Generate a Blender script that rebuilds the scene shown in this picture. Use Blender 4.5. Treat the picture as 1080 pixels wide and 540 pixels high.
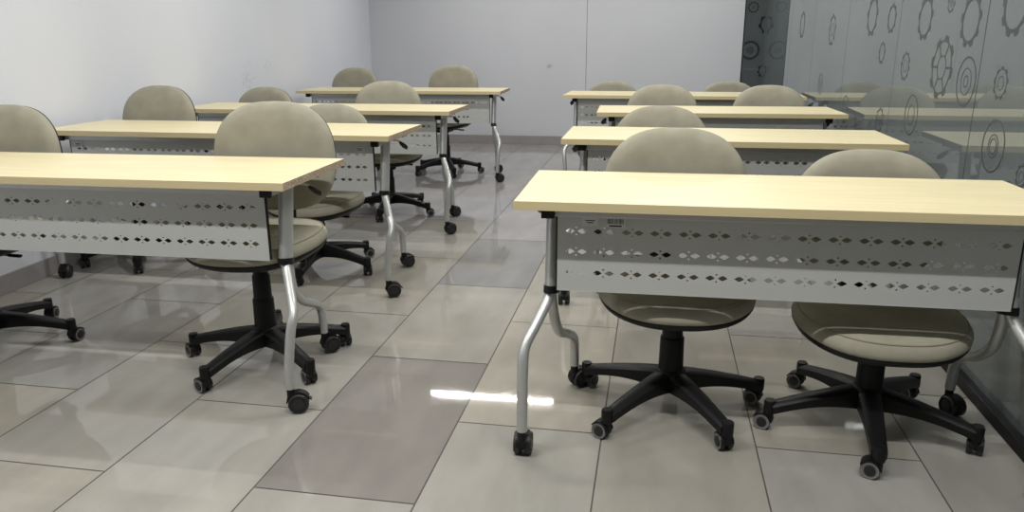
import bpy, bmesh, math, random
from mathutils import Vector, Matrix, Euler
from mathutils.geometry import delaunay_2d_cdt
random.seed(7)
sc = bpy.context.scene
for o in list(bpy.data.objects): bpy.data.objects.remove(o)
C = sc.collection
PI = math.pi
R = math.radians

# ------------------------------------------------------------------ camera
yaw, pit, rol = .18387, .27592, -.00557
cy, sy = math.cos(yaw), math.sin(yaw)
fw = Vector((-sy*math.cos(pit), cy*math.cos(pit), -math.sin(pit)))
rt = Vector((cy, sy, 0)); up = rt.cross(fw)
r2 = math.cos(rol)*rt + math.sin(rol)*up
u2 = -math.sin(rol)*rt + math.cos(rol)*up
cam = bpy.data.cameras.new('camera'); cam.sensor_width = 36; cam.lens = 807.6/1080*36
cam.clip_start = .02
co = bpy.data.objects.new('camera', cam); C.objects.link(co)
M = Matrix((r2, u2, -fw)).transposed().to_4x4(); M.translation = (0, 0, 1.155)
co.matrix_world = M
sc.camera = co

# ------------------------------------------------------------------ world, exposure, ceiling lamps
w = bpy.data.worlds.new('world'); sc.world = w; w.use_nodes = True
w.node_tree.nodes['Background'].inputs[0].default_value = (.75, .8, .9, 1)
w.node_tree.nodes['Background'].inputs[1].default_value = .35
sc.view_settings.view_transform = 'Standard'; sc.view_settings.look = 'None'
sc.view_settings.exposure = -0.14; sc.view_settings.gamma = 1
sc.view_settings.use_curve_mapping = False
CEIL = 2.62
LAMP_W = 30
LAMPS = [(x, y) for y in (.95, 3.0, 5.0, 7.35) for x in (-1.62, .22)]
for (x, y) in LAMPS:
    l = bpy.data.lights.new('tube_lamp', 'AREA'); l.shape = 'RECTANGLE'; l.size = 1.36; l.size_y = .026
    l.energy = LAMP_W*(1.45 if y < 1 else .90); l.color = (1, .985, .955)
    o = bpy.data.objects.new('tube_lamp', l); C.objects.link(o); o.location = (x, y, CEIL-.065)

# ------------------------------------------------------------------ materials
def nt(name):
    m = bpy.data.materials.new(name); m.use_nodes = True
    t = m.node_tree; b = t.nodes['Principled BSDF']
    return m, t, b
def mat(name, col, rough=.5, metal=0., spec=.5, var=0., scale=8., bump=0., bscale=200., stretch=None):
    m, t, b = nt(name)
    b.inputs['Roughness'].default_value = rough; b.inputs['Metallic'].default_value = metal
    b.inputs['Specular IOR Level'].default_value = spec
    c = (*col, 1)
    b.inputs['Base Color'].default_value = c
    tc = t.nodes.new('ShaderNodeTexCoord')
    if var:
        n = t.nodes.new('ShaderNodeTexNoise'); n.inputs['Scale'].default_value = scale
        n.inputs['Detail'].default_value = 5
        src = tc.outputs['Object']
        if stretch:
            mp = t.nodes.new('ShaderNodeMapping'); mp.inputs['Scale'].default_value = stretch
            t.links.new(src, mp.inputs[0]); src = mp.outputs[0]
        t.links.new(src, n.inputs['Vector'])
        r = t.nodes.new('ShaderNodeValToRGB')
        r.color_ramp.elements[0].position = .3; r.color_ramp.elements[1].position = .7
        r.color_ramp.elements[0].color = (*[x*(1-var) for x in col], 1)
        r.color_ramp.elements[1].color = (*[min(1, x*(1+var)) for x in col], 1)
        t.links.new(n.outputs['Fac'], r.inputs[0]); t.links.new(r.outputs[0], b.inputs['Base Color'])
    if bump:
        n2 = t.nodes.new('ShaderNodeTexNoise'); n2.inputs['Scale'].default_value = bscale
        t.links.new(tc.outputs['Object'], n2.inputs['Vector'])
        bp = t.nodes.new('ShaderNodeBump'); bp.inputs['Strength'].default_value = bump
        bp.inputs['Distance'].default_value = .002
        t.links.new(n2.outputs['Fac'], bp.inputs['Height']); t.links.new(bp.outputs[0], b.inputs['Normal'])
    return m

LAMINATE = mat('maple_laminate', (.71, .63, .395), .38, var=.07, scale=3, stretch=(1.2, 14, 10), spec=.4)
EDGE_BAND = mat('cream_edge_band', (.56, .475, .275), .45, var=.03, scale=6, stretch=(1, 10, 10))
CHIPBOARD = mat('bare_chipboard', (.36, .285, .20), .8, var=.4, scale=160)
SILVER = mat('silver_powder_coat', (.50, .51, .50), .36, metal=.55, var=.03, scale=30, bump=.15, bscale=900)
PANEL = mat('grey_panel_paint', (.49, .50, .49), .40, metal=.2, spec=.35, bump=.12, bscale=700)
BLACK = mat('black_plastic', (.006, .006, .0065), .45, spec=.28, bump=.25, bscale=500)
WHEEL = mat('black_wheel_rubber', (.014, .014, .015), .5)
RING = mat('grey_wheel_ring', (.20, .20, .20), .5)
FABRIC = mat('olive_beige_fabric', (.335, .318, .252), .92, spec=.15, var=.09, scale=14, bump=.5, bscale=1400)
PIPING = mat('olive_piping', (.27, .25, .18), .9, spec=.1)
STICKER = mat('sticker_paper', (.55, .56, .55), .6)
INK = mat('sticker_ink', (.02, .02, .02), .6)
GROUT = mat('dark_grout', (.085, .08, .075), .8)
BASEB = mat('grey_skirting_tile', (.30, .285, .285), .22, var=.08, scale=5)
CEILM = mat('ceiling_darkened', (.30, .30, .30), .9)  # grey instead of white, to hold down light bounced off the ceiling
FRONTM = mat('front_wall_grey', (.10, .10, .10), .8)  # unseen wall, colour darkened so less light bounces onto the table panels
DARKW = mat('corridor_wall_grey', (.17, .185, .185), .7, var=.1, scale=2)
ALU = mat('white_lamp_housing', (.8, .8, .8), .5)
METALK = mat('black_channel_metal', (.007, .007, .008), .5, spec=.2)
DECAL_DARK = mat('dark_decal_grey', (.008, .009, .009), .6, spec=.2)
DECAL = mat('frosted_decal_grey', (.042, .048, .049), .4, spec=.8)

def wall_mat(name, col, marks, seam=None):
    m, t, b = nt(name); b.inputs['Roughness'].default_value = .62
    b.inputs['Specular IOR Level'].default_value = .35
    N = t.nodes; L = t.links
    tc = N.new('ShaderNodeTexCoord')
    n = N.new('ShaderNodeTexNoise'); n.inputs['Scale'].default_value = 1.6; n.inputs['Detail'].default_value = 6
    L.new(tc.outputs['Object'], n.inputs['Vector'])
    r = N.new('ShaderNodeValToRGB'); r.color_ramp.elements[0].position = .3; r.color_ramp.elements[1].position = .72
    r.color_ramp.elements[0].color = (*[x*.95 for x in col], 1); r.color_ramp.elements[1].color = (*col, 1)
    L.new(n.outputs['Fac'], r.inputs[0])
    cur = r.outputs[0]
    n2 = N.new('ShaderNodeTexNoise'); n2.inputs['Scale'].default_value = 16; n2.inputs['Detail'].default_value = 8
    n2.inputs['Distortion'].default_value = 1.5
    L.new(tc.outputs['Object'], n2.inputs['Vector'])
    for (px, py, pz, rad, st) in marks:
        d = N.new('ShaderNodeVectorMath'); d.operation = 'DISTANCE'
        d.inputs[1].default_value = (px, py, pz); L.new(tc.outputs['Object'], d.inputs[0])
        mr = N.new('ShaderNodeMapRange'); mr.inputs[1].default_value = 0; mr.inputs[2].default_value = rad
        mr.inputs[3].default_value = 1; mr.inputs[4].default_value = 0
        L.new(d.outputs['Value'], mr.inputs[0])
        mu = N.new('ShaderNodeMath'); mu.operation = 'MULTIPLY'
        L.new(mr.outputs[0], mu.inputs[0]); L.new(n2.outputs['Fac'], mu.inputs[1])
        rr = N.new('ShaderNodeValToRGB'); rr.color_ramp.elements[0].position = .34; rr.color_ramp.elements[1].position = .5
        rr.color_ramp.elements[0].color = (0, 0, 0, 1); rr.color_ramp.elements[1].color = (st, st, st, 1)
        L.new(mu.outputs[0], rr.inputs[0])
        mx = N.new('ShaderNodeMix'); mx.data_type = 'RGBA'
        L.new(rr.outputs[0], mx.inputs['Factor']); L.new(cur, mx.inputs[6])
        mx.inputs[7].default_value = (.22, .22, .24, 1); cur = mx.outputs[2]
    L.new(cur, b.inputs['Base Color'])
    return m
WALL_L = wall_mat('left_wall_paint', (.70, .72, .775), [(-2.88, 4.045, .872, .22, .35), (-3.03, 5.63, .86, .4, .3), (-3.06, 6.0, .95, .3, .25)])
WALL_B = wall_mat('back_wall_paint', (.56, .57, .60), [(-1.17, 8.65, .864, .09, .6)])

def floor_mat():
    m, t, b = nt('porcelain_floor_tile'); N = t.nodes; L = t.links
    at = N.new('ShaderNodeAttribute'); at.attribute_name = 'tone'; at.attribute_type = 'GEOMETRY'
    tc = N.new('ShaderNodeTexCoord')
    mp = N.new('ShaderNodeMapping'); mp.inputs['Scale'].default_value = (3.5, 1.3, 1)
    L.new(tc.outputs['Object'], mp.inputs[0])
    n = N.new('ShaderNodeTexNoise'); n.inputs['Scale'].default_value = 2.2; n.inputs['Detail'].default_value = 7
    L.new(mp.outputs[0], n.inputs['Vector'])
    mr = N.new('ShaderNodeMapRange'); mr.inputs[1].default_value = .3; mr.inputs[2].default_value = .7
    mr.inputs[3].default_value = .87; mr.inputs[4].default_value = 1.08
    L.new(n.outputs['Fac'], mr.inputs[0])
    mu = N.new('ShaderNodeVectorMath'); mu.operation = 'SCALE'
    L.new(at.outputs['Color'], mu.inputs[0]); L.new(mr.outputs[0], mu.inputs['Scale'])
    L.new(mu.outputs[0], b.inputs['Base Color'])
    n3 = N.new('ShaderNodeTexNoise'); n3.inputs['Scale'].default_value = 7; n3.inputs['Detail'].default_value = 6
    L.new(tc.outputs['Object'], n3.inputs['Vector'])
    m3 = N.new('ShaderNodeMapRange'); m3.inputs[1].default_value = .35; m3.inputs[2].default_value = .7
    m3.inputs[3].default_value = .03; m3.inputs[4].default_value = .055
    L.new(n3.outputs['Fac'], m3.inputs[0]); L.new(m3.outputs[0], b.inputs['Roughness'])
    b.inputs['Specular IOR Level'].default_value = .42
    return m
FLOOR = floor_mat()

def glass_mat(name, tint, film, film_fac, ior):
    m = bpy.data.materials.new(name); m.use_nodes = True; t = m.node_tree; N = t.nodes; L = t.links
    N.remove(N['Principled BSDF']); out = N['Material Output']
    tr = N.new('ShaderNodeBsdfTransparent'); tr.inputs[0].default_value = (*tint, 1)
    di = N.new('ShaderNodeBsdfDiffuse'); di.inputs[0].default_value = (*film, 1)
    gl = N.new('ShaderNodeBsdfGlossy'); gl.inputs['Roughness'].default_value = .02
    gl.inputs[0].default_value = (.93, .97, .96, 1)
    fr = N.new('ShaderNodeFresnel'); fr.inputs[0].default_value = ior
    m1 = N.new('ShaderNodeMixShader'); m1.inputs[0].default_value = film_fac
    L.new(tr.outputs[0], m1.inputs[1]); L.new(di.outputs[0], m1.inputs[2])
    m2 = N.new('ShaderNodeMixShader'); L.new(fr.outputs[0], m2.inputs[0])
    L.new(m1.outputs[0], m2.inputs[1]); L.new(gl.outputs[0], m2.inputs[2])
    L.new(m2.outputs[0], out.inputs[0])
    return m
GLASS_DARK = glass_mat('dark_tinted_glass', (.40, .43, .43), (.13, .145, .15), .6, 1.5)
GLASS = glass_mat('tinted_glass', (.55, .60, .60), (.24, .275, .28), .55, 1.9)

# ------------------------------------------------------------------ helpers
def link(name, me, parent=None, loc=None):
    o = bpy.data.objects.new(name, me); C.objects.link(o)
    if parent: o.parent = parent
    if loc is not None: o.location = loc
    return o
def tag(o, label=None, cat=None, group=None, kind=None):
    if label: o['label'] = label
    if cat: o['category'] = cat
    if group: o['group'] = group
    if kind: o['kind'] = kind
    return o

class MB:
    def __init__(s): s.v = []; s.f = []; s.m = []
    def add(s, vs, fs, mi=0):
        k = len(s.v); s.v += [tuple(v) for v in vs]
        s.f += [tuple(i+k for i in f) for f in fs]; s.m += [mi]*len(fs); return s
    def box(s, x0, x1, y0, y1, z0, z1, mi=0, mat4=None):
        vs = [Vector((x, y, z)) for z in (z0, z1) for y in (y0, y1) for x in (x0, x1)]
        if mat4: vs = [mat4 @ v for v in vs]
        return s.add(vs, [(0, 2, 3, 1), (4, 5, 7, 6), (0, 1, 5, 4), (2, 6, 7, 3), (0, 4, 6, 2), (1, 3, 7, 5)], mi)
    def lathe(s, prof, axis='z', seg=24, c=(0, 0, 0), mi=0, mis=None):
        n = len(prof); c = Vector(c)
        def P(r, h, a):
            x, y = r*math.cos(a), r*math.sin(a)
            return c + (Vector((x, y, h)) if axis == 'z' else Vector((h, x, y)) if axis == 'x' else Vector((y, h, x)))
        vs = [P(r, h, 2*PI*j/seg) for (r, h) in prof for j in range(seg)]
        for i in range(n-1):
            fs = [(i*seg+j, i*seg+(j+1) % seg, (i+1)*seg+(j+1) % seg, (i+1)*seg+j) for j in range(seg)]
            k = len(s.v) if i == 0 else k0
            if i == 0:
                k0 = len(s.v); s.v += [tuple(v) for v in vs]
            s.f += [tuple(q+k0 for q in f) for f in fs]; s.m += [mis[i] if mis else mi]*len(fs)
        for idx in (0, n-1):
            if prof[idx][0] > 1e-6:
                f = tuple(k0+idx*seg+j for j in range(seg)); s.f.append(f if idx else f[::-1]); s.m.append(mis[max(0, idx-1)] if mis else mi)
        return s
    def tube(s, pts, rad, seg=12, mi=0, smooth=0, side=None, caps=True):
        """swept tube; rad a number, a list, or (ru, rv) for an oval; side = fixed reference axis for u"""
        P = [Vector(p) for p in pts]
        Rr = rad if isinstance(rad, list) else [rad]*len(P)
        if smooth:
            Q = []; S = []
            n = len(P)
            for i in range(n-1):
                p0, p1, p2, p3 = P[max(0, i-1)], P[i], P[i+1], P[min(n-1, i+2)]
                for k in range(smooth):
                    t = k/smooth
                    Q.append(.5*((2*p1)+(p2-p0)*t+(2*p0-5*p1+4*p2-p3)*t*t+(3*p1-p0-3*p2+p3)*t**3))
                    a, b = Rr[i], Rr[i+1]
                    S.append(tuple(x+(y-x)*t for x, y in zip(a, b)) if isinstance(a, tuple) else a+(b-a)*t)
            Q.append(P[-1]); S.append(Rr[-1]); P, Rr = Q, S
        n = len(P); T = [(P[min(i+1, n-1)]-P[max(i-1, 0)]).normalized() for i in range(n)]
        u = Vector(side) if side else (Vector((1, 0, 0)) if abs(T[0].x) < .8 else Vector((0, 1, 0)))
        vs = []
        for i in range(n):
            u = ((Vector(side) if side else u) - T[i]*((Vector(side) if side else u).dot(T[i]))).normalized()
            w_ = T[i].cross(u)
            ru, rv = Rr[i] if isinstance(Rr[i], tuple) else (Rr[i], Rr[i])
            for j in range(seg):
                a = 2*PI*j/seg; vs.append(P[i]+u*ru*math.cos(a)+w_*rv*math.sin(a))
        fs = [(i*seg+j, i*seg+(j+1) % seg, (i+1)*seg+(j+1) % seg, (i+1)*seg+j) for i in range(n-1) for j in range(seg)]
        if caps: fs += [tuple(range(seg))[::-1], tuple((n-1)*seg+j for j in range(seg))]
        return s.add(vs, fs, mi)
    def mesh(s, name, mats, smooth=True, ang=40):
        me = bpy.data.meshes.new(name); me.from_pydata(s.v, [], s.f)
        for m in (mats if isinstance(mats, (list, tuple)) else [mats]): me.materials.append(m)
        me.polygons.foreach_set('material_index', s.m)
        bm = bmesh.new(); bm.from_mesh(me); bmesh.ops.recalc_face_normals(bm, faces=bm.faces); bm.to_mesh(me); bm.free()
        if smooth:
            me.polygons.foreach_set('use_smooth', [True]*len(me.polygons)); me.set_sharp_from_angle(angle=R(ang))
        me.update(); return me
    def build(s, name, mats, parent=None, smooth=True, ang=40, bev=0):
        o = link(name, s.mesh(name, mats, smooth, ang), parent)
        if bev:
            b = o.modifiers.new('bevel', 'BEVEL'); b.width = bev; b.segments = 2; b.limit_method = 'ANGLE'; b.angle_limit = R(35)
        return o

KIDS = {}
def dup(o, parent=None):
    c = o.copy(); C.objects.link(c)
    if parent: c.parent = parent
    for ch in list(o.children): dup(ch, c)
    return c

# ------------------------------------------------------------------ the room
YB = 8.65; YF = -1.6; XR = 1.09
def xl(y): return -3.02 - (y-3.1)*.0396      # the left wall runs very slightly outwards
# floor: real tiles, 0.45 x 0.9 m, staggered by half, over a grout bed
def make_floor():
    X0, Y0 = -1.0167, 1.6539
    fixed = {(0, 0): .66, (0, 1): .98, (0, 2): .72, (0, 3): 1.0, (-1, 0): .95, (1, 0): 1.06, (1, 1): 1.08, (-2, 1): .93, (-2, 0): .98,
             (-1, -1): 1.0, (-1, 1): .93, (2, 0): .98, (2, 1): .95, (0, -1): .97, (-3, 0): .9, (0, 4): .93}
    vs = []; fs = []; tones = []
    g = .0022
    rnd = random.Random(3)
    for i in range(-6, 5):
        off = 0 if i % 2 == 0 else .5
        for j in range(-5, 9):
            a, b = X0+.45*i, X0+.45*(i+1); c, d = Y0+.9*(j+off), Y0+.9*(j+1+off)
            a, b = max(a, -3.6), min(b, 1.6); c, d = max(c, YF-.1), min(d, YB+.2)
            if b-a < .01 or d-c < .01: continue
            k = len(vs); h = .0
            vs += [(a+g, c+g, h), (b-g, c+g, h), (b-g, d-g, h), (a+g, d-g, h)]
            fs.append((k, k+1, k+2, k+3))
            q = fixed.get((i, j), rnd.uniform(.88, 1.04)); base = (.335, .320, .282)
            if j >= 3: base = (.31, .297, .288)
            wv = rnd.uniform(-.012, .012)
            if (i, j) == (0, 0): base = (.345, .325, .305)
            if (i, j) == (0, 2): base = (.335, .325, .305)
            tones.append((base[0]*q+wv*.5, base[1]*q, base[2]*q-wv, 1))
    k = len(vs); vs += [(-3.7, YF-.1, -.0015), (1.7, YF-.1, -.0015), (1.7, YB+.2, -.0015), (-3.7, YB+.2, -.0015)]
    fs.append((k, k+1, k+2, k+3)); tones.append((.05, .05, .05, 1))
    k = len(vs); vs += [(-3.7, YF-.1, -.06), (1.7, YF-.1, -.06), (1.7, YB+.2, -.06), (-3.7, YB+.2, -.06)]
    fs.append((k+3, k+2, k+1, k)); tones.append((.05, .05, .05, 1))
    me = bpy.data.meshes.new('floor'); me.from_pydata(vs, [], fs)
    at = me.attributes.new('tone', 'FLOAT_COLOR', 'FACE')
    for n_, t_ in enumerate(tones): at.data[n_].color = t_
    me.materials.append(FLOOR); me.materials.append(GROUT)
    me.polygons[len(fs)-1].material_index = 1; me.polygons[len(fs)-2].material_index = 1
    o = link('floor', me); tag(o, 'beige and grey glossy rectangular floor tiles laid in staggered rows', kind='structure')
make_floor()
def prism(pts, z0, z1):
    m = MB(); n = len(pts)
    m.add([(x, y, z0) for x, y in pts]+[(x, y, z1) for x, y in pts],
          [tuple(range(n))[::-1], tuple(range(n, 2*n))]+[(i, (i+1) % n, n+(i+1) % n, n+i) for i in range(n)])
    return m
def struct(name, mb, m, label=None, smooth=False, bev=0):
    return tag(mb.build(name, m, smooth=smooth, bev=bev), label, kind='structure')
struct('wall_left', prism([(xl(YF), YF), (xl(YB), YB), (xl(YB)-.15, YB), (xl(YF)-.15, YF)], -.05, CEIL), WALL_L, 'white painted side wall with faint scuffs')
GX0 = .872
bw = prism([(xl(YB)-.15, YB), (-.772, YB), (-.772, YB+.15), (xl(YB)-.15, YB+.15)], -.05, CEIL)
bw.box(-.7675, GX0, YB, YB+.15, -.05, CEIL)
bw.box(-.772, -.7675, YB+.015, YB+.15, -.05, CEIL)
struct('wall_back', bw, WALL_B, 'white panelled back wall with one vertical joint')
struct('wall_front', MB().box(xl(YF)-.15, 2.4, YF-.15, YF, -.05, CEIL), FRONTM, 'plain wall behind the viewer')
struct('ceiling', MB().box(-3.6, 2.4, YF-.15, YB+.9, CEIL, CEIL+.1), CEILM, 'plain unseen ceiling, darkened to cut bounced light')
struct('baseboard_left', prism([(xl(YF), YF), (xl(YB), YB), (xl(YB)+.012, YB), (xl(YF)+.012, YF)], 0, .092), BASEB, 'low grey tile skirting', bev=.002)
struct('baseboard_back', MB().box(xl(YB)+.012, GX0, YB-.012, YB, 0, .098), BASEB, 'grey tile skirting along back wall', bev=.002)
# corridor beyond the glass
struct('wall_corridor', MB().box(2.25, 2.4, YF, YB+.9, -.05, CEIL).box(XR+.02, 2.25, YF-.01, YF+.05, -.05, CEIL), DARKW, 'dim corridor wall seen through the glass')
struct('wall_recess', MB().box(GX0-.1, 2.4, YB+.75, YB+.9, -.05, CEIL).box(GX0-.1, GX0-.02, YB+.15, YB+.75, -.05, CEIL), DARKW, 'dim wall behind the narrow glass strip')
struct('floor_corridor', MB().box(XR+.02, 2.25, YF, YB+.2, -.04, .002).box(GX0-.1, 2.25, YB+.0, YB+.75, -.05, -.002), DARKW, 'dim corridor floor')
struct('trim_1', MB().box(XR-.028, XR+.026, YF, YB, 0, .040), METALK, 'black metal channel holding the glass wall at the floor', bev=.002)
struct('trim_2', MB().box(XR-.004, XR+.022, YF, YB, CEIL-.04, CEIL), METALK, 'black metal channel at the ceiling', bev=.002)
struct('trim_3', MB().box(GX0-.004, GX0+.006, YB-.004, YB+.02, 0, CEIL), METALK, 'dark edge strip beside the glass panel')
struct('trim_4', MB().box(GX0, XR, YB-.004, YB+.02, 0, .6), METALK, 'dark lower frame of the narrow glass panel')

def gear_mesh(r, teeth, inner, bw_=.10, tooth=True, spokes=False):
    """flat film cut-out of a cog: band with teeth, plus inner rings and hub; lies in the local XZ plane, 0.4 mm thick"""
    m = MB(); W_ = r*bw_
    def ring(r0, r1, n=64, prof=None):
        vs = []
        for j in range(n):
            a = 2*PI*j/n; ro = prof(a) if prof else r1
            vs += [(r0*math.cos(a), 0, r0*math.sin(a)), (ro*math.cos(a), 0, ro*math.sin(a))]
        m.add(vs, [(2*j, 2*((j+1) % n), 2*((j+1) % n)+1, 2*j+1) for j in range(n)])
    def tp(a):
        ph = (a*teeth/(2*PI)) % 1
        return r*1.16 if ph < .42 else r
    if tooth: ring(r-W_, r, teeth*12, tp)
    else: ring(r-W_, r)
    for k in inner: ring(r*k-W_*.55, r*k)
    if spokes:
        for j in range(6):
            a = PI*j/3; c, q = math.cos(a), math.sin(a); h = W_*.5
            m.add([(r*.46*c-h*q, 0, r*.46*q+h*c), (r*.9*c-h*q, 0, r*.9*q+h*c), (r*.9*c+h*q, 0, r*.9*q-h*c), (r*.46*c+h*q, 0, r*.46*q-h*c)], [(0, 1, 2, 3)])
    return m
def decal(parent, name, mb, loc, rz, dm=None):
    me = mb.mesh(name, dm or DECAL, smooth=False)
    o = link(name, me, parent, loc); o.rotation_euler = (0, 0, rz)
    s_ = o.modifiers.new('thick', 'SOLIDIFY'); s_.thickness = .0004; s_.offset = 0
    return o
seams = [YF, -.11, .91, 1.92, 2.955, 3.95, 4.97, 5.99, 7.01, 7.83, YB]
panes = []
for i in range(len(seams)-1):
    a, b = seams[i]+.003, seams[i+1]-.003
    o = struct('window_%d' % (i+1), MB().box(XR, XR+.012, a, b, .03, CEIL-.03), GLASS, 'grey tinted glass wall pane with cog shaped film patterns')
    panes.append((a, b, o))
gears = [(3.60,1.23,.079,9,()), (3.10,1.21,.081,9,()), (2.75,1.25,.085,9,()), (3.33,1.04,.104,8,(.45,)), (2.99,1.00,.088,12,(.55,.25)),
         (2.77,1.01,.046,9,(.5,)), (2.75,.81,.087,22,(.45,.3)), (3.62,.83,.087,14,(.5,)), (3.32,1.28,.033,8,(.5,.25)), (2.52,.75,.031,8,(.5,)),
         (4.45,1.26,.089,9,()), (4.09,1.24,.060,9,()), (4.19,1.08,.047,9,()), (3.79,1.03,.055,10,(.5,)), (4.83,.75,.080,12,(.5,)), (4.09,.76,.054,10,(.4,)),
         (2.40,1.35,.09,9,()), (2.2,1.0,.07,9,(.5,)), (1.6,1.2,.09,10,(.5,)), (1.4,.8,.06,9,()), (5.4,1.2,.085,9,(.5,)), (5.6,.85,.07,12,(.5,.25)), (6.5,1.25,.09,9,()),
         (2.45,1.6,.09,9,(.5,)), (3.4,1.65,.1,9,()), (4.4,1.6,.09,12,(.5,))]
for (y, z, r, n, inn) in gears:
    for a, b, pn in panes:
        if a+r*1.17 < y < b-r*1.17 or (a < y < b):
            y_ = min(max(y, a+r*1.18), b-r*1.18)
            thin = .14 if n <= 9 and not inn else .075
            decal(pn, 'cog_decal', gear_mesh(r, n, inn, thin, tooth=n < 12, spokes=(n == 8 and r > .1)), (XR-.0006, y_, z), PI/2)
            break
strip = struct('window_11', MB().box(GX0+.006, XR+.012, YB+.001, YB+.011, .6, CEIL-.03), GLASS_DARK, 'narrow dark glass strip with cog patterns at the end of the back wall')
def half(mb, cx):
    """cut a film at the pane edge"""
    keep = [i for i, f in enumerate(mb.f) if all(mb.v[q][0]+cx < XR-.006 and mb.v[q][0]+cx > GX0+.008 for q in f)]
    mb.f = [mb.f[i] for i in keep]; mb.m = [mb.m[i] for i in keep]; return mb
for (x, z, r, n, inn) in [(.951,1.46,.049,10,(.3,)), (1.128,1.29,.098,8,()), (.95,1.03,.088,30,(.4,.2)), (1.118,.82,.070,10,()), (.95,1.68,.07,10,(.4,)), (.95,1.95,.05,10,())]:
    decal(strip, 'cog_decal', half(gear_mesh(r, n, inn, .14), x), (x, YB+.0004, z), 0, DECAL_DARK)

# ceiling lamps' housings (their light is set at the top)
for (x, y) in LAMPS:
    t = bpy.data.objects.new('ceiling_light', None); C.objects.link(t); t.location = (x, y, CEIL)
    side = 'left' if x < 0 else 'right'
    row = ('first', 'second', 'third', 'last')[(.95, 3.0, 5.0, 7.35).index(y)]
    tag(t, 'slim white ceiling strip light above the %s column of tables, %s one from the viewer' % (side, row), 'ceiling light', 'ceiling strip lights')
    MB().box(-.7, .7, -.045, .045, -.055, 0).build('housing', ALU, t, bev=.004)

# ------------------------------------------------------------------ training tables
def panel_mesh(hw, z0, z1):
    n = int(round((2*hw-.12)/.0760))+1
    zs = [z1-.043, z1-.101, z1-.161]
    verts = [(-hw, z0), (hw, z0), (hw, z1), (-hw, z1)]; edges = [(0, 1), (1, 2), (2, 3), (3, 0)]; polys = []
    for r_ in zs:
        for c_ in range(n):
            x = (c_-(n-1)/2)*.0760
            for (dx, dz, a, b) in ((-.0165, 0, .0135, .0075), (.0165, 0, .0135, .0075), (0, .010, .0033, .0028), (0, -.010, .0033, .0028)):
                k = len(verts)
                verts += [(x+dx-a, r_+dz), (x+dx-a*.35, r_+dz-b*.75), (x+dx, r_+dz-b), (x+dx+a*.35, r_+dz-b*.75), (x+dx+a, r_+dz), (x+dx+a*.35, r_+dz+b*.75), (x+dx, r_+dz+b), (x+dx-a*.35, r_+dz+b*.75)]
                edges += [(k+i, k+(i+1) % 8) for i in range(8)]; polys.append((x+dx, r_+dz, a, b))
    V, E_, F, *_ = delaunay_2d_cdt([Vector(v) for v in verts], edges, [], 0, 1e-6)
    keep = []
    for f in F:
        cx = sum(V[i].x for i in f)/3; cz = sum(V[i].y for i in f)/3; hole = False
        for (px, pz, a, b) in polys:
            if abs(cx-px) <= a and abs(cz-pz) <= b:
                u, v_ = abs(cx-px)/a, abs(cz-pz)/b
                # inside the eight-sided lozenge
                if (v_ <= 1-(.25/.35)*u if u < .35 else v_ <= .75*(1-u)/.65): hole = True; break
        if not hole: keep.append(tuple(f))
    me = bpy.data.meshes.new('modesty_panel'); me.from_pydata([(v.x, 0, v.y) for v in V], [], keep)
    me.materials.append(PANEL); me.update(); return me

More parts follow.
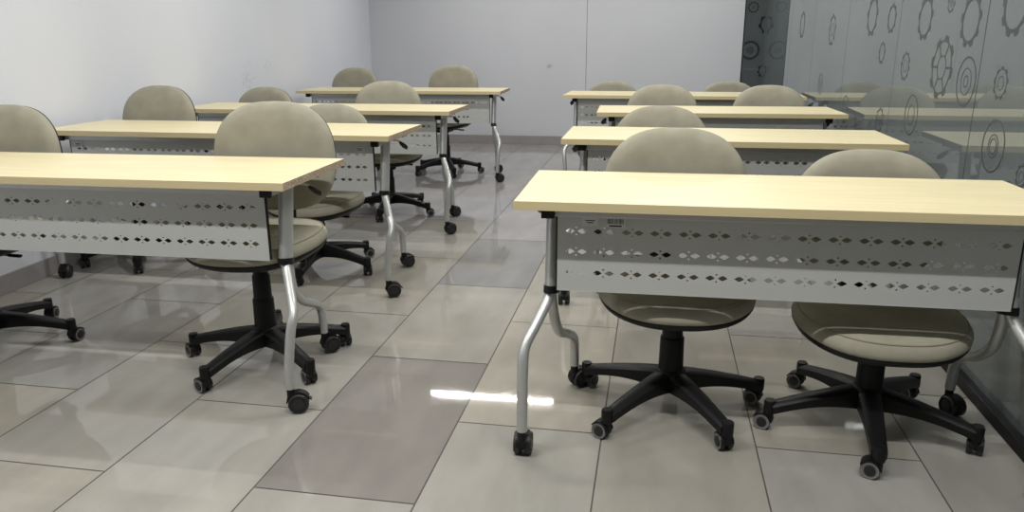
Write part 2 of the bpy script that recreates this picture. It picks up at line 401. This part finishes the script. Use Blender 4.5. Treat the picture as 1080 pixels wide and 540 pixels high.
def wheel_mesh(r, w_, gx):
    """one wheel, axis X, centre x = gx; grey ring on its outer face"""
    sgn = 1 if gx > 0 else -1; h = w_/2
    pr = [(0, -h), (r*.9, -h), (r, -h*.6), (r, h*.55), (r*.93, h), (r*.80, h), (r*.78, h*.72), (r*.60, h*.72), (r*.58, h*1.05), (0, h*1.15)]
    pr = [(a, b*sgn+gx) for a, b in pr]
    return pr
def add_caster(parent, loc, rz, r, w_, gap, ring, brake, stem):
    """stem foot at loc (x, y, z of stem underside); wheels trail behind the stem along local +y"""
    c = bpy.data.objects.new('caster', None)
    m = MB(); off = .022 if not ring else .017
    # hood: half shell over the wheels
    n = 12; hw_ = gap-w_*.5-.001
    for (x0, x1, rr) in ((-hw_, hw_, r*1.0),):
        vs = []
        for j in range(n+1):
            a = R(-12+204*j/n)
            vs += [(x0, off+rr*math.cos(a), r+rr*math.sin(a)), (x1, off+rr*math.cos(a), r+rr*math.sin(a))]
        k = len(vs); vs += [(x0, off, r*.75), (x1, off, r*.75)]
        fs = [(2*j, 2*j+1, 2*j+3, 2*j+2) for j in range(n)]
        fs += [(2*j, 2*j+2, k) for j in range(n)]+[(2*j+1, k+1, 2*j+3) for j in range(n)]+[(0, k, k+1, 1), (2*n, 2*n+1, k+1, k)]
        m.add(vs, fs)
    # cowl above both wheels
    vs = []; n = 10; ww = gap+w_*.55
    for j in range(n+1):
        a = R(25+150*j/n)
        for rr in (r*1.05, r*1.16):
            for x in (-ww*(.82 if ring else .6), ww*(.82 if ring else .6)): vs.append((x, off+rr*math.cos(a), r+rr*math.sin(a)))
    fs = []
    for j in range(n):
        a, b = 4*j, 4*j+4
        fs += [(a, a+1, b+1, b), (a+2, b+2, b+3, a+3), (a, b, b+2, a+2), (a+1, a+3, b+3, b+1)]
    fs += [(0, 2, 3, 1), (4*n, 4*n+1, 4*n+3, 4*n+2)]
    m.add(vs, fs)
    m.lathe([(0, r*1.0), (.0125, r*1.0), (.0125, stem-.004), (.009, stem), (0, stem)], seg=14)
    me = m.mesh('caster', BLACK)
    o = link('caster', me, parent, (loc[0], loc[1], 0)); o.rotation_euler = (0, 0, rz)
    for sgn in (-1, 1):
        wm = MB().lathe(wheel_mesh(r, w_, sgn*gap), axis='x', seg=26, c=(0, off, r), mis=[0, 0, 0, 0, 1 if ring else 0, 1 if ring else 0, 1 if ring else 0, 0, 0])
        link('wheel', wm.mesh('wheel', [WHEEL, RING]), o)
    if brake:
        b = MB().box(-.011, .011, off+r*.9, off+r*1.45, r*1.25, r*1.37, mat4=Matrix.Translation((0, 0, r*2.05)) @ Matrix.Rotation(R(-25), 4, 'X') @ Matrix.Translation((0, 0, -r*1.25)))
        b.build('brake_lever', BLACK, o, bev=.002)
    return o

def make_table(W):
    t = bpy.data.objects.new('training_table', None); C.objects.link(t)
    hw = W/2; wide = W > 1.6; Xp = hw-(.085 if wide else .086)
    OUT = {-1: .055, 1: .055} if wide else {-1: .062, 1: .068}
    INN = {-1: .030, 1: .030} if wide else {-1: .044, 1: -.022}
    top = MB().box(-hw+.0015, hw-.0015, -.2485, .2485, .7215, .7455).build('tabletop', LAMINATE, t, bev=.0012)
    for s in (-1, 1):
        MB().box(-hw, hw, s*.2485-(0 if s > 0 else .0015), s*.2485+(.0015 if s > 0 else 0), .7217, .7453).build('edge_strip', EDGE_BAND, top)
        MB().box(s*(hw-.0015)-(0 if s > 0 else .0015), s*(hw-.0015)+(.0015 if s > 0 else 0), -.2485, .2485, .7217, .7453).build('end_edge', CHIPBOARD, top)
    # front rail under the top
    MB().box(-Xp-.01, Xp+.01, -.182, -.158, .692, .7213).build('rail', SILVER, t, bev=.002)
    me = panel_mesh(Xp-.0225, .478, .692)
    pn = link('modesty_panel', me, t, (0, -.165, 0)); sm = pn.modifiers.new('thick', 'SOLIDIFY'); sm.thickness = .0014
    # folded bottom lip
    MB().box(-Xp+.0225, Xp-.0225, -.0007, .014, .4765, .4785).build('folded_lip', PANEL, pn)
    for s in (-1, 1):
        MB().box(s*(Xp-.0205)-.0018, s*(Xp-.0205)+.0018, -.001, .010, .480, .691).build('gap_shade_strip', BLACK, pn)  # black strip painting in the shaded gap between panel and post
        arm = MB().box(s*Xp-.016, s*Xp+.016, -.188, .16, .692, .7213).build('support_arm', SILVER, t, bev=.003)
        MB().box(s*Xp-.018, s*Xp+.018, -.206, -.188, .690, .7212).build('end_cap', BLACK, arm, bev=.003)
        MB().box(s*Xp-.018, s*Xp+.018, .16, .172, .690, .7212).build('end_cap', BLACK, arm, bev=.003)
        post = MB().tube([(s*Xp, -.055, .70), (s*Xp, -.10, .462)], (.0195, .037), seg=24, side=(1, 0, 0)).build('post', SILVER, t)
        MB().tube([(s*Xp, -.0985, .470), (s*Xp, -.1025, .449)], (.0225, .040), seg=24, side=(1, 0, 0)).build('collar', BLACK, post)
        q, n_ = OUT[s], INN[s]
        ft = [(s*Xp, -.114, .462), (s*(Xp+(.22 if wide else .1)*q), -.126, .435), (s*(Xp+(.8 if wide else .55)*q), -.178, .376), (s*(Xp+(1.25 if wide else .95)*q), -.222, .325), (s*(Xp+(1.2 if wide else 1)*q), -.246, .27), (s*(Xp+q), -.258, .15), (s*(Xp+q), -.260, .082)]
        leg = MB().tube(ft, .0155, seg=16, smooth=5).build('leg', SILVER, t)
        bt = [(s*Xp, -.088, .462), (s*Xp, -.083, .42), (s*(Xp-.15*n_), -.055, .345), (s*(Xp-.3*n_), .02, .280), (s*(Xp-.7*n_), .14, .226), (s*(Xp-.95*n_), .195, .192), (s*(Xp-n_), .217, .145), (s*(Xp-n_), .220, .082)]
        leg2 = MB().tube(bt, .0155, seg=16, smooth=5).build('leg', SILVER, t)
        # flip lever
        lv = MB().tube([(s*Xp, .02, .695), (s*(Xp+.03), .04, .688), (s*(Xp+.045), .045, .68)], .004, seg=8).build('flip_lever', SILVER, t)
        MB().tube([(s*(Xp+.040), .03, .684), (s*(Xp+.046), .04, .676), (s*(Xp+.054), .065, .658), (s*(Xp+.058), .08, .644)], [(.003, .003), (.012, .006), (.016, .007), (.004, .003)], seg=12, smooth=4).build('lever_grip', BLACK, lv)
    return t, (Xp, OUT, INN)

def put_casters(t, Xp, rots, brake=(True, True)):
    k = 0; Xp, OUT, INN = Xp
    for s in (-1, 1):
        for (x, y, r_) in ((s*(Xp+OUT[s]), -.260, rots[k]), (s*(Xp-INN[s]), .220, rots[k+1])):
            add_caster(t, (x, y), R(r_), .033, .019, .0155, False, y < 0, .088)
        k += 2

def sticker(panel, x, z, w_, h_, bars, lab):
    s = MB().box(x-w_/2, x+w_/2, -.0026, -.0016, z-h_/2, z+h_/2).build('sticker', STICKER, panel)
    s['label'] = lab
    if bars:
        m = MB(); rnd = random.Random(5); q = x-w_/2+.003
        while q < x+w_/2-.004:
            b = rnd.choice((.0008, .0012, .002)); m.box(q, q+b, -.0030, -.0026, z-h_*.1, z+h_*.38); q += b+rnd.choice((.0008, .0014, .002))
        m.box(x-w_*.35, x+w_*.3, -.0030, -.0026, z-h_*.38, z-h_*.25)
        m.build('barcode', INK, s)
    else:
        m = MB(); m.box(x-w_*.3, x+w_*.3, -.0030, -.0026, z+h_*.1, z+h_*.2).box(x-w_*.2, x+w_*.2, -.0030, -.0026, z-h_*.15, z-h_*.05)
        m.build('print', INK, s)

TABLES = [
 # key, width, x, y, rot, caster rotations (lf, lb, rf, rb), label
 ('FR', 1.385, .331, 2.205, .015, (0, -50, 195, 200), 'pale wood flip-top training table nearest the viewer in the right column, beside the glass'),
 ('FL', 1.78, -1.977, 2.320, .022, (20, 20, -68, -48), 'long pale wood training table nearest the viewer on the left, bare chipboard end showing'),
 ('L2', 1.78, -2.045, 3.49, .0, (20, 75, -62, -50), 'long pale wood training table second from the front in the left column'),
 ('L3', 1.78, -2.091, 4.68, .012, (20, 20, -45, -35), 'long pale wood training table third from the front in the left column'),
 ('L4', 1.76, -2.136, 6.46, .030, (20, 20, -60, -30), 'long pale wood training table at the back left, nearest the back wall'),
 ('R2', 1.385, .300, 3.512, .006, (10, -60, 0, 20), 'pale wood training table second from the front in the right column'),
 ('R3', 1.385, .349, 4.768, .033, (10, 30, 0, 20), 'pale wood training table third from the front in the right column'),
 ('R4', 1.76, .186, 6.132, -.02, (10, 30, 0, 20), 'pale wood training table at the back of the right column, nearest the back wall'),
]
base = {}
for wd in (1.385, 1.76, 1.78): base[wd] = make_table(wd)
used = set(); tabs = {}
for key, wd, x, y, a, rots, lab in TABLES:
    src, Xp = base[wd]
    if wd not in used: used.add(wd); t = src; fresh = True; hold = (src, Xp)
    tabs[key] = (wd, x, y, a, rots, lab)
# copies are taken before the first of each kind gets its own casters
roots = {}
for wd in (1.385, 1.76, 1.78):
    ks = [r_ for r_ in TABLES if r_[1] == wd]
    src, Xp = base[wd]
    for i, r_ in reversed(list(enumerate(ks))):
        t = src if i == 0 else dup(src)
        roots[r_[0]] = (t, Xp)
for key, wd, x, y, a, rots, lab in TABLES:
    t, Xp = roots[key]
    t.location = (x, y, 0); t.rotation_euler = (0, 0, a)
    put_casters(t, Xp, rots)
    tag(t, lab, 'table', 'training tables in two columns')
def panel_of(key):
    return [c for c in roots[key][0].children if c.name.startswith('modesty_panel')][0]
sticker(panel_of('FR'), -.495, .677, .045, .024, False, 'small silver sticker with print')
sticker(panel_of('FR'), -.425, .676, .052, .028, True, 'small barcode sticker')
sticker(panel_of('L2'), -.74, .668, .05, .028, False, 'small silver sticker with print')
sticker(panel_of('L2'), .72, .672, .05, .026, False, 'small silver sticker with print')

# ------------------------------------------------------------------ chairs
def sup(a, n):
    c, s = math.cos(a), math.sin(a)
    return (math.copysign(abs(c)**(2/n), c), math.copysign(abs(s)**(2/n), s))
def pillow(prof, seg, fx, fy, n, warp):
    """stack of super-ellipse rings; prof = (radius factor, height)"""
    m = MB(); vs = []
    for (r, h) in prof:
        for j in range(seg):
            a = 2*PI*j/seg; c, s = sup(a, n); vs.append(warp(r*fx*c, r*fy*s, h))
    k = len(prof)
    fs = [(i*seg+j, i*seg+(j+1) % seg, (i+1)*seg+(j+1) % seg, (i+1)*seg+j) for i in range(k-1) for j in range(seg)]
    vs += [warp(0, 0, prof[0][1]), warp(0, 0, prof[-1][1])]
    fs += [(k*seg, (j+1) % seg, j) for j in range(seg)]+[(k*seg+1, (k-1)*seg+j, (k-1)*seg+(j+1) % seg) for j in range(seg)]
    return m.add(vs, fs)

SEAT = .455
def seat_warp(x, y, h):
    z = h - .35*max(0, -y-.06)**2*2.2 + .10*abs(x)**2*1.2*0
    z -= .012*math.exp(-((x/.16)**2+((y-.02)/.16)**2)) if h > -.02 else 0
    return (x, y, SEAT+z)
def shell_seat_warp(x, y, h):
    return (x, y, SEAT+h-.35*max(0, -y-.06)**2*2.2)
BZ = .675; BY = .262
def back_warp(x, z, h):
    """h: forward (towards the sitter) positive"""
    zz = z*(1.0); 
    wdt = 1-.05*(z/.2 if z > 0 else 0)
    y = BY - h - .55*(x*x) + .10*z - .35*max(0, -z-.02)**2
    return (x*wdt, y, BZ+zz)

def make_chair():
    t = bpy.data.objects.new('office_chair', None); C.objects.link(t)
    up_ = bpy.data.objects.new('tmp', None)
    # --- moving upper assembly: each part is a child of the chair
    s = pillow([(.30, .004), (.62, .003), (.86, -.002), (.925, -.007), (.955, -.012), (.985, -.022), (1.0, -.036), (.992, -.048), (.96, -.058), (.90, -.062)], 56, .238, .236, 2.5, seat_warp)
    seat = s.build('seat', FABRIC, t, ang=60)
    ring = []
    for j in range(57):
        a = 2*PI*j/56; c, q = sup(a, 2.5); ring.append(seat_warp(.945*.238*c, .945*.236*q, -.0085))
    MB().tube(ring, .0022, seg=6, caps=False).build('piping', PIPING, seat)
    sh = pillow([(.90, -.056), (.975, -.052), (.985, -.058), (.95, -.072), (.82, -.092), (.55, -.106), (.3, -.108)], 56, .238, .236, 2.5, shell_seat_warp)
    sh.build('seat_shell', BLACK, t, ang=60)
    b = pillow([(.30, .030), (.60, .029), (.82, .024), (.93, .014), (.985, .002), (1.0, -.008), (.985, -.018), (.93, -.023), (.6, -.024)], 56, .236, .205, 2.6, back_warp)
    back = b.build('backrest', FABRIC, t, ang=70)
    bs = pillow([(.90, -.020), (.972, -.018), (.985, -.025), (.955, -.032), (.85, -.037), (.5, -.040)], 56, .236, .205, 2.6, back_warp)
    bs.build('back_shell', BLACK, t, ang=60)
    # bracket from under the seat up behind the backrest
    zb = SEAT-.108
    MB().tube([(0, .04, zb-.008), (0, .20, zb-.008), (0, .275, zb+.005), (0, .318, zb+.05), (0, .325, zb+.12), (0, .318, zb+.22), (0, .322, zb+.31)],
              [(.036, .010), (.036, .010), (.036, .011), (.034, .012), (.036, .011), (.042, .010), (.03, .006)], seg=16, smooth=5, side=(1, 0, 0)).build('back_bracket', BLACK, t)
    mech = MB().box(-.055, .055, -.085, .075, zb-.032, zb+.004)
    mech = mech.build('tilt_mechanism', BLACK, t, bev=.008)
    lv = MB().tube([(.05, .02, zb-.012), (.11, .02, zb-.012), (.125, .02, zb-.014), (.165, .02, zb-.016)], [(.0045, .0045), (.0045, .0045), (.011, .006), (.012, .006)], seg=10)
    lv.build('height_lever', BLACK, t)
    kn = MB().lathe([(0, .0), (.016, .0), (.018, .006), (.018, .022), (.014, .026), (0, .026)], axis='y', seg=16, c=(0, .345, zb+.08)); kn.build('back_knob', BLACK, t)
    return t
def make_base():
    g = MB().lathe([(0, .10), (.030, .10), (.0415, .118), (.0415, .135), (.039, .15), (.0375, .245), (.036, .250), (.0325, .253), (.0315, .335), (.026, .345), (.026, .37), (0, .37)], seg=28)
    return g
chair_proto = make_chair()
gas_me = make_base().mesh('gas_column', BLACK)
def base_mesh():
    m = MB().lathe([(0, .072), (.040, .072), (.052, .080), (.054, .125), (.046, .140), (.036, .146), (0, .146)], seg=30)
    return m.mesh('base_hub', BLACK)
hub_me = base_mesh()
def arm_mesh():
    m = MB(); st = []
    N_ = 10
    for i in range(N_+1):
        u = i/N_; r = .030+.262*u
        top = .140-.052*u**1.15-.004*math.sin(u*PI)+.006*math.sin(u*PI)
        th = .064-.032*u
        bot = top-th+.018*math.sin(u*PI)*.6
        hw_ = .032-.0115*u
        st.append((r, top, bot, hw_))
    vs = []
    for (r, top, bot, h) in st:
        vs += [(r, -h, bot), (r, -h, top-.010), (r, -h*.72, top-.003), (r, -h*.35, top), (r, h*.35, top), (r, h*.72, top-.003), (r, h, top-.010), (r, h, bot)]
    k = 8; n = len(st)
    fs = [(i*k+j, i*k+(j+1) % k, (i+1)*k+(j+1) % k, (i+1)*k+j) for i in range(n-1) for j in range(k)]
    fs += [tuple(range(k))[::-1], tuple((n-1)*k+j for j in range(k))]
    m.add(vs, fs)
    # caster socket at the tip
    m.lathe([(0, .052), (.0165, .052), (.0175, .058), (.0175, .090), (.0155, .095), (0, .096)], seg=18, c=(.295, 0, 0))
    return m.mesh('base_leg', BLACK, ang=35)
arm_me = arm_mesh()

def add_base(t, ang, rots):
    b = link('base', hub_me, t)
    for k in range(5):
        a = R(ang+72*k)
        l = link('base_leg', arm_me, b); l.rotation_euler = (0, 0, a)
    link('gas_column', gas_me, t)
    for k in range(5):
        a = R(ang+72*k)
        add_caster(t, (.295*math.cos(a), .295*math.sin(a)), R(rots[k]), .0255, .0155, .0135, True, False, .058)

UPPER = ('seat', 'seat_shell', 'backrest', 'back_shell', 'back_bracket', 'tilt_mechanism', 'height_lever', 'back_knob')
CH = [
 # x, y, turn of seat, height shift, base angle (world), label
 ('R1a', .084, 2.312, 3, -.008, 15, 'olive fabric swivel chair at the front right table, the left one of its pair'),
 ('R1b', .672, 2.285, 0, -.064, -25, 'low olive fabric swivel chair at the front right table, right one beside the glass wall'),
 ('L1b', -1.382, 2.444, 7, .055, -34, 'tall olive fabric swivel chair at the aisle end of the front left table'),
 ('L1a', -2.53, 2.40, 4, .035, 18, 'olive fabric swivel chair at the front left table, cut by the photo edge'),
 ('L2b', -1.688, 3.60, 2, -.05, -14, 'olive fabric swivel chair at the aisle end of the second left table'),
 ('L2a', -2.72, 3.62, -4, .04, 10, 'olive fabric swivel chair near the left wall behind the second left table'),
 ('L3b', -1.775, 4.95, 15, .0, -12, 'olive fabric swivel chair at the aisle end of the third left table'),
 ('L3a', -2.785, 4.93, -5, -.045, 20, 'olive fabric swivel chair near the left wall behind the third left table'),
 ('L4b', -1.82, 6.60, -4, .055, 10, 'olive fabric swivel chair at the aisle end of the back left table'),
 ('L4a', -2.77, 6.65, -3, .03, 0, 'olive fabric swivel chair in the far left corner behind the back left table'),
 ('R2a', .03, 3.62, 0, -.045, 5, 'olive fabric swivel chair behind the second right table'),
 ('R3a', .039, 4.93, 0, -.015, 0, 'olive fabric swivel chair behind the third right table, left one of the pair'),
 ('R3b', .712, 4.93, 0, -.015, 30, 'olive fabric swivel chair behind the third right table, nearer the glass wall'),
 ('R4a', -.365, 6.33, 0, -.068, 0, 'low olive fabric swivel chair at the back right table, beside the wall joint'),
 ('R4b', .579, 6.33, 0, -.065, 0, 'low olive fabric swivel chair at the back right table, nearer the dark glass strip'),
]
rr = random.Random(11)
chairs = []
for i in range(len(CH)-1): chairs.append(dup(chair_proto))
chairs = [chair_proto]+chairs
ROT = {'R1a': (60, 20, -35, 60, 20), 'R1b': (-20, 40, 60, 70, 70), 'L1b': (40, 30, 60, 50, 60)}
for o, (k, x, y, turn, dz, ba, lab) in zip(chairs, CH):
    o.location = (x, y, 0); o.rotation_euler = (0, 0, R(turn))
    for ch in o.children: ch.location.z += dz
    tag(o, lab, 'chair', 'olive fabric swivel chairs')
    add_base(o, ba-turn, ROT.get(k) or [rr.uniform(-90, 90) for _ in range(5)])
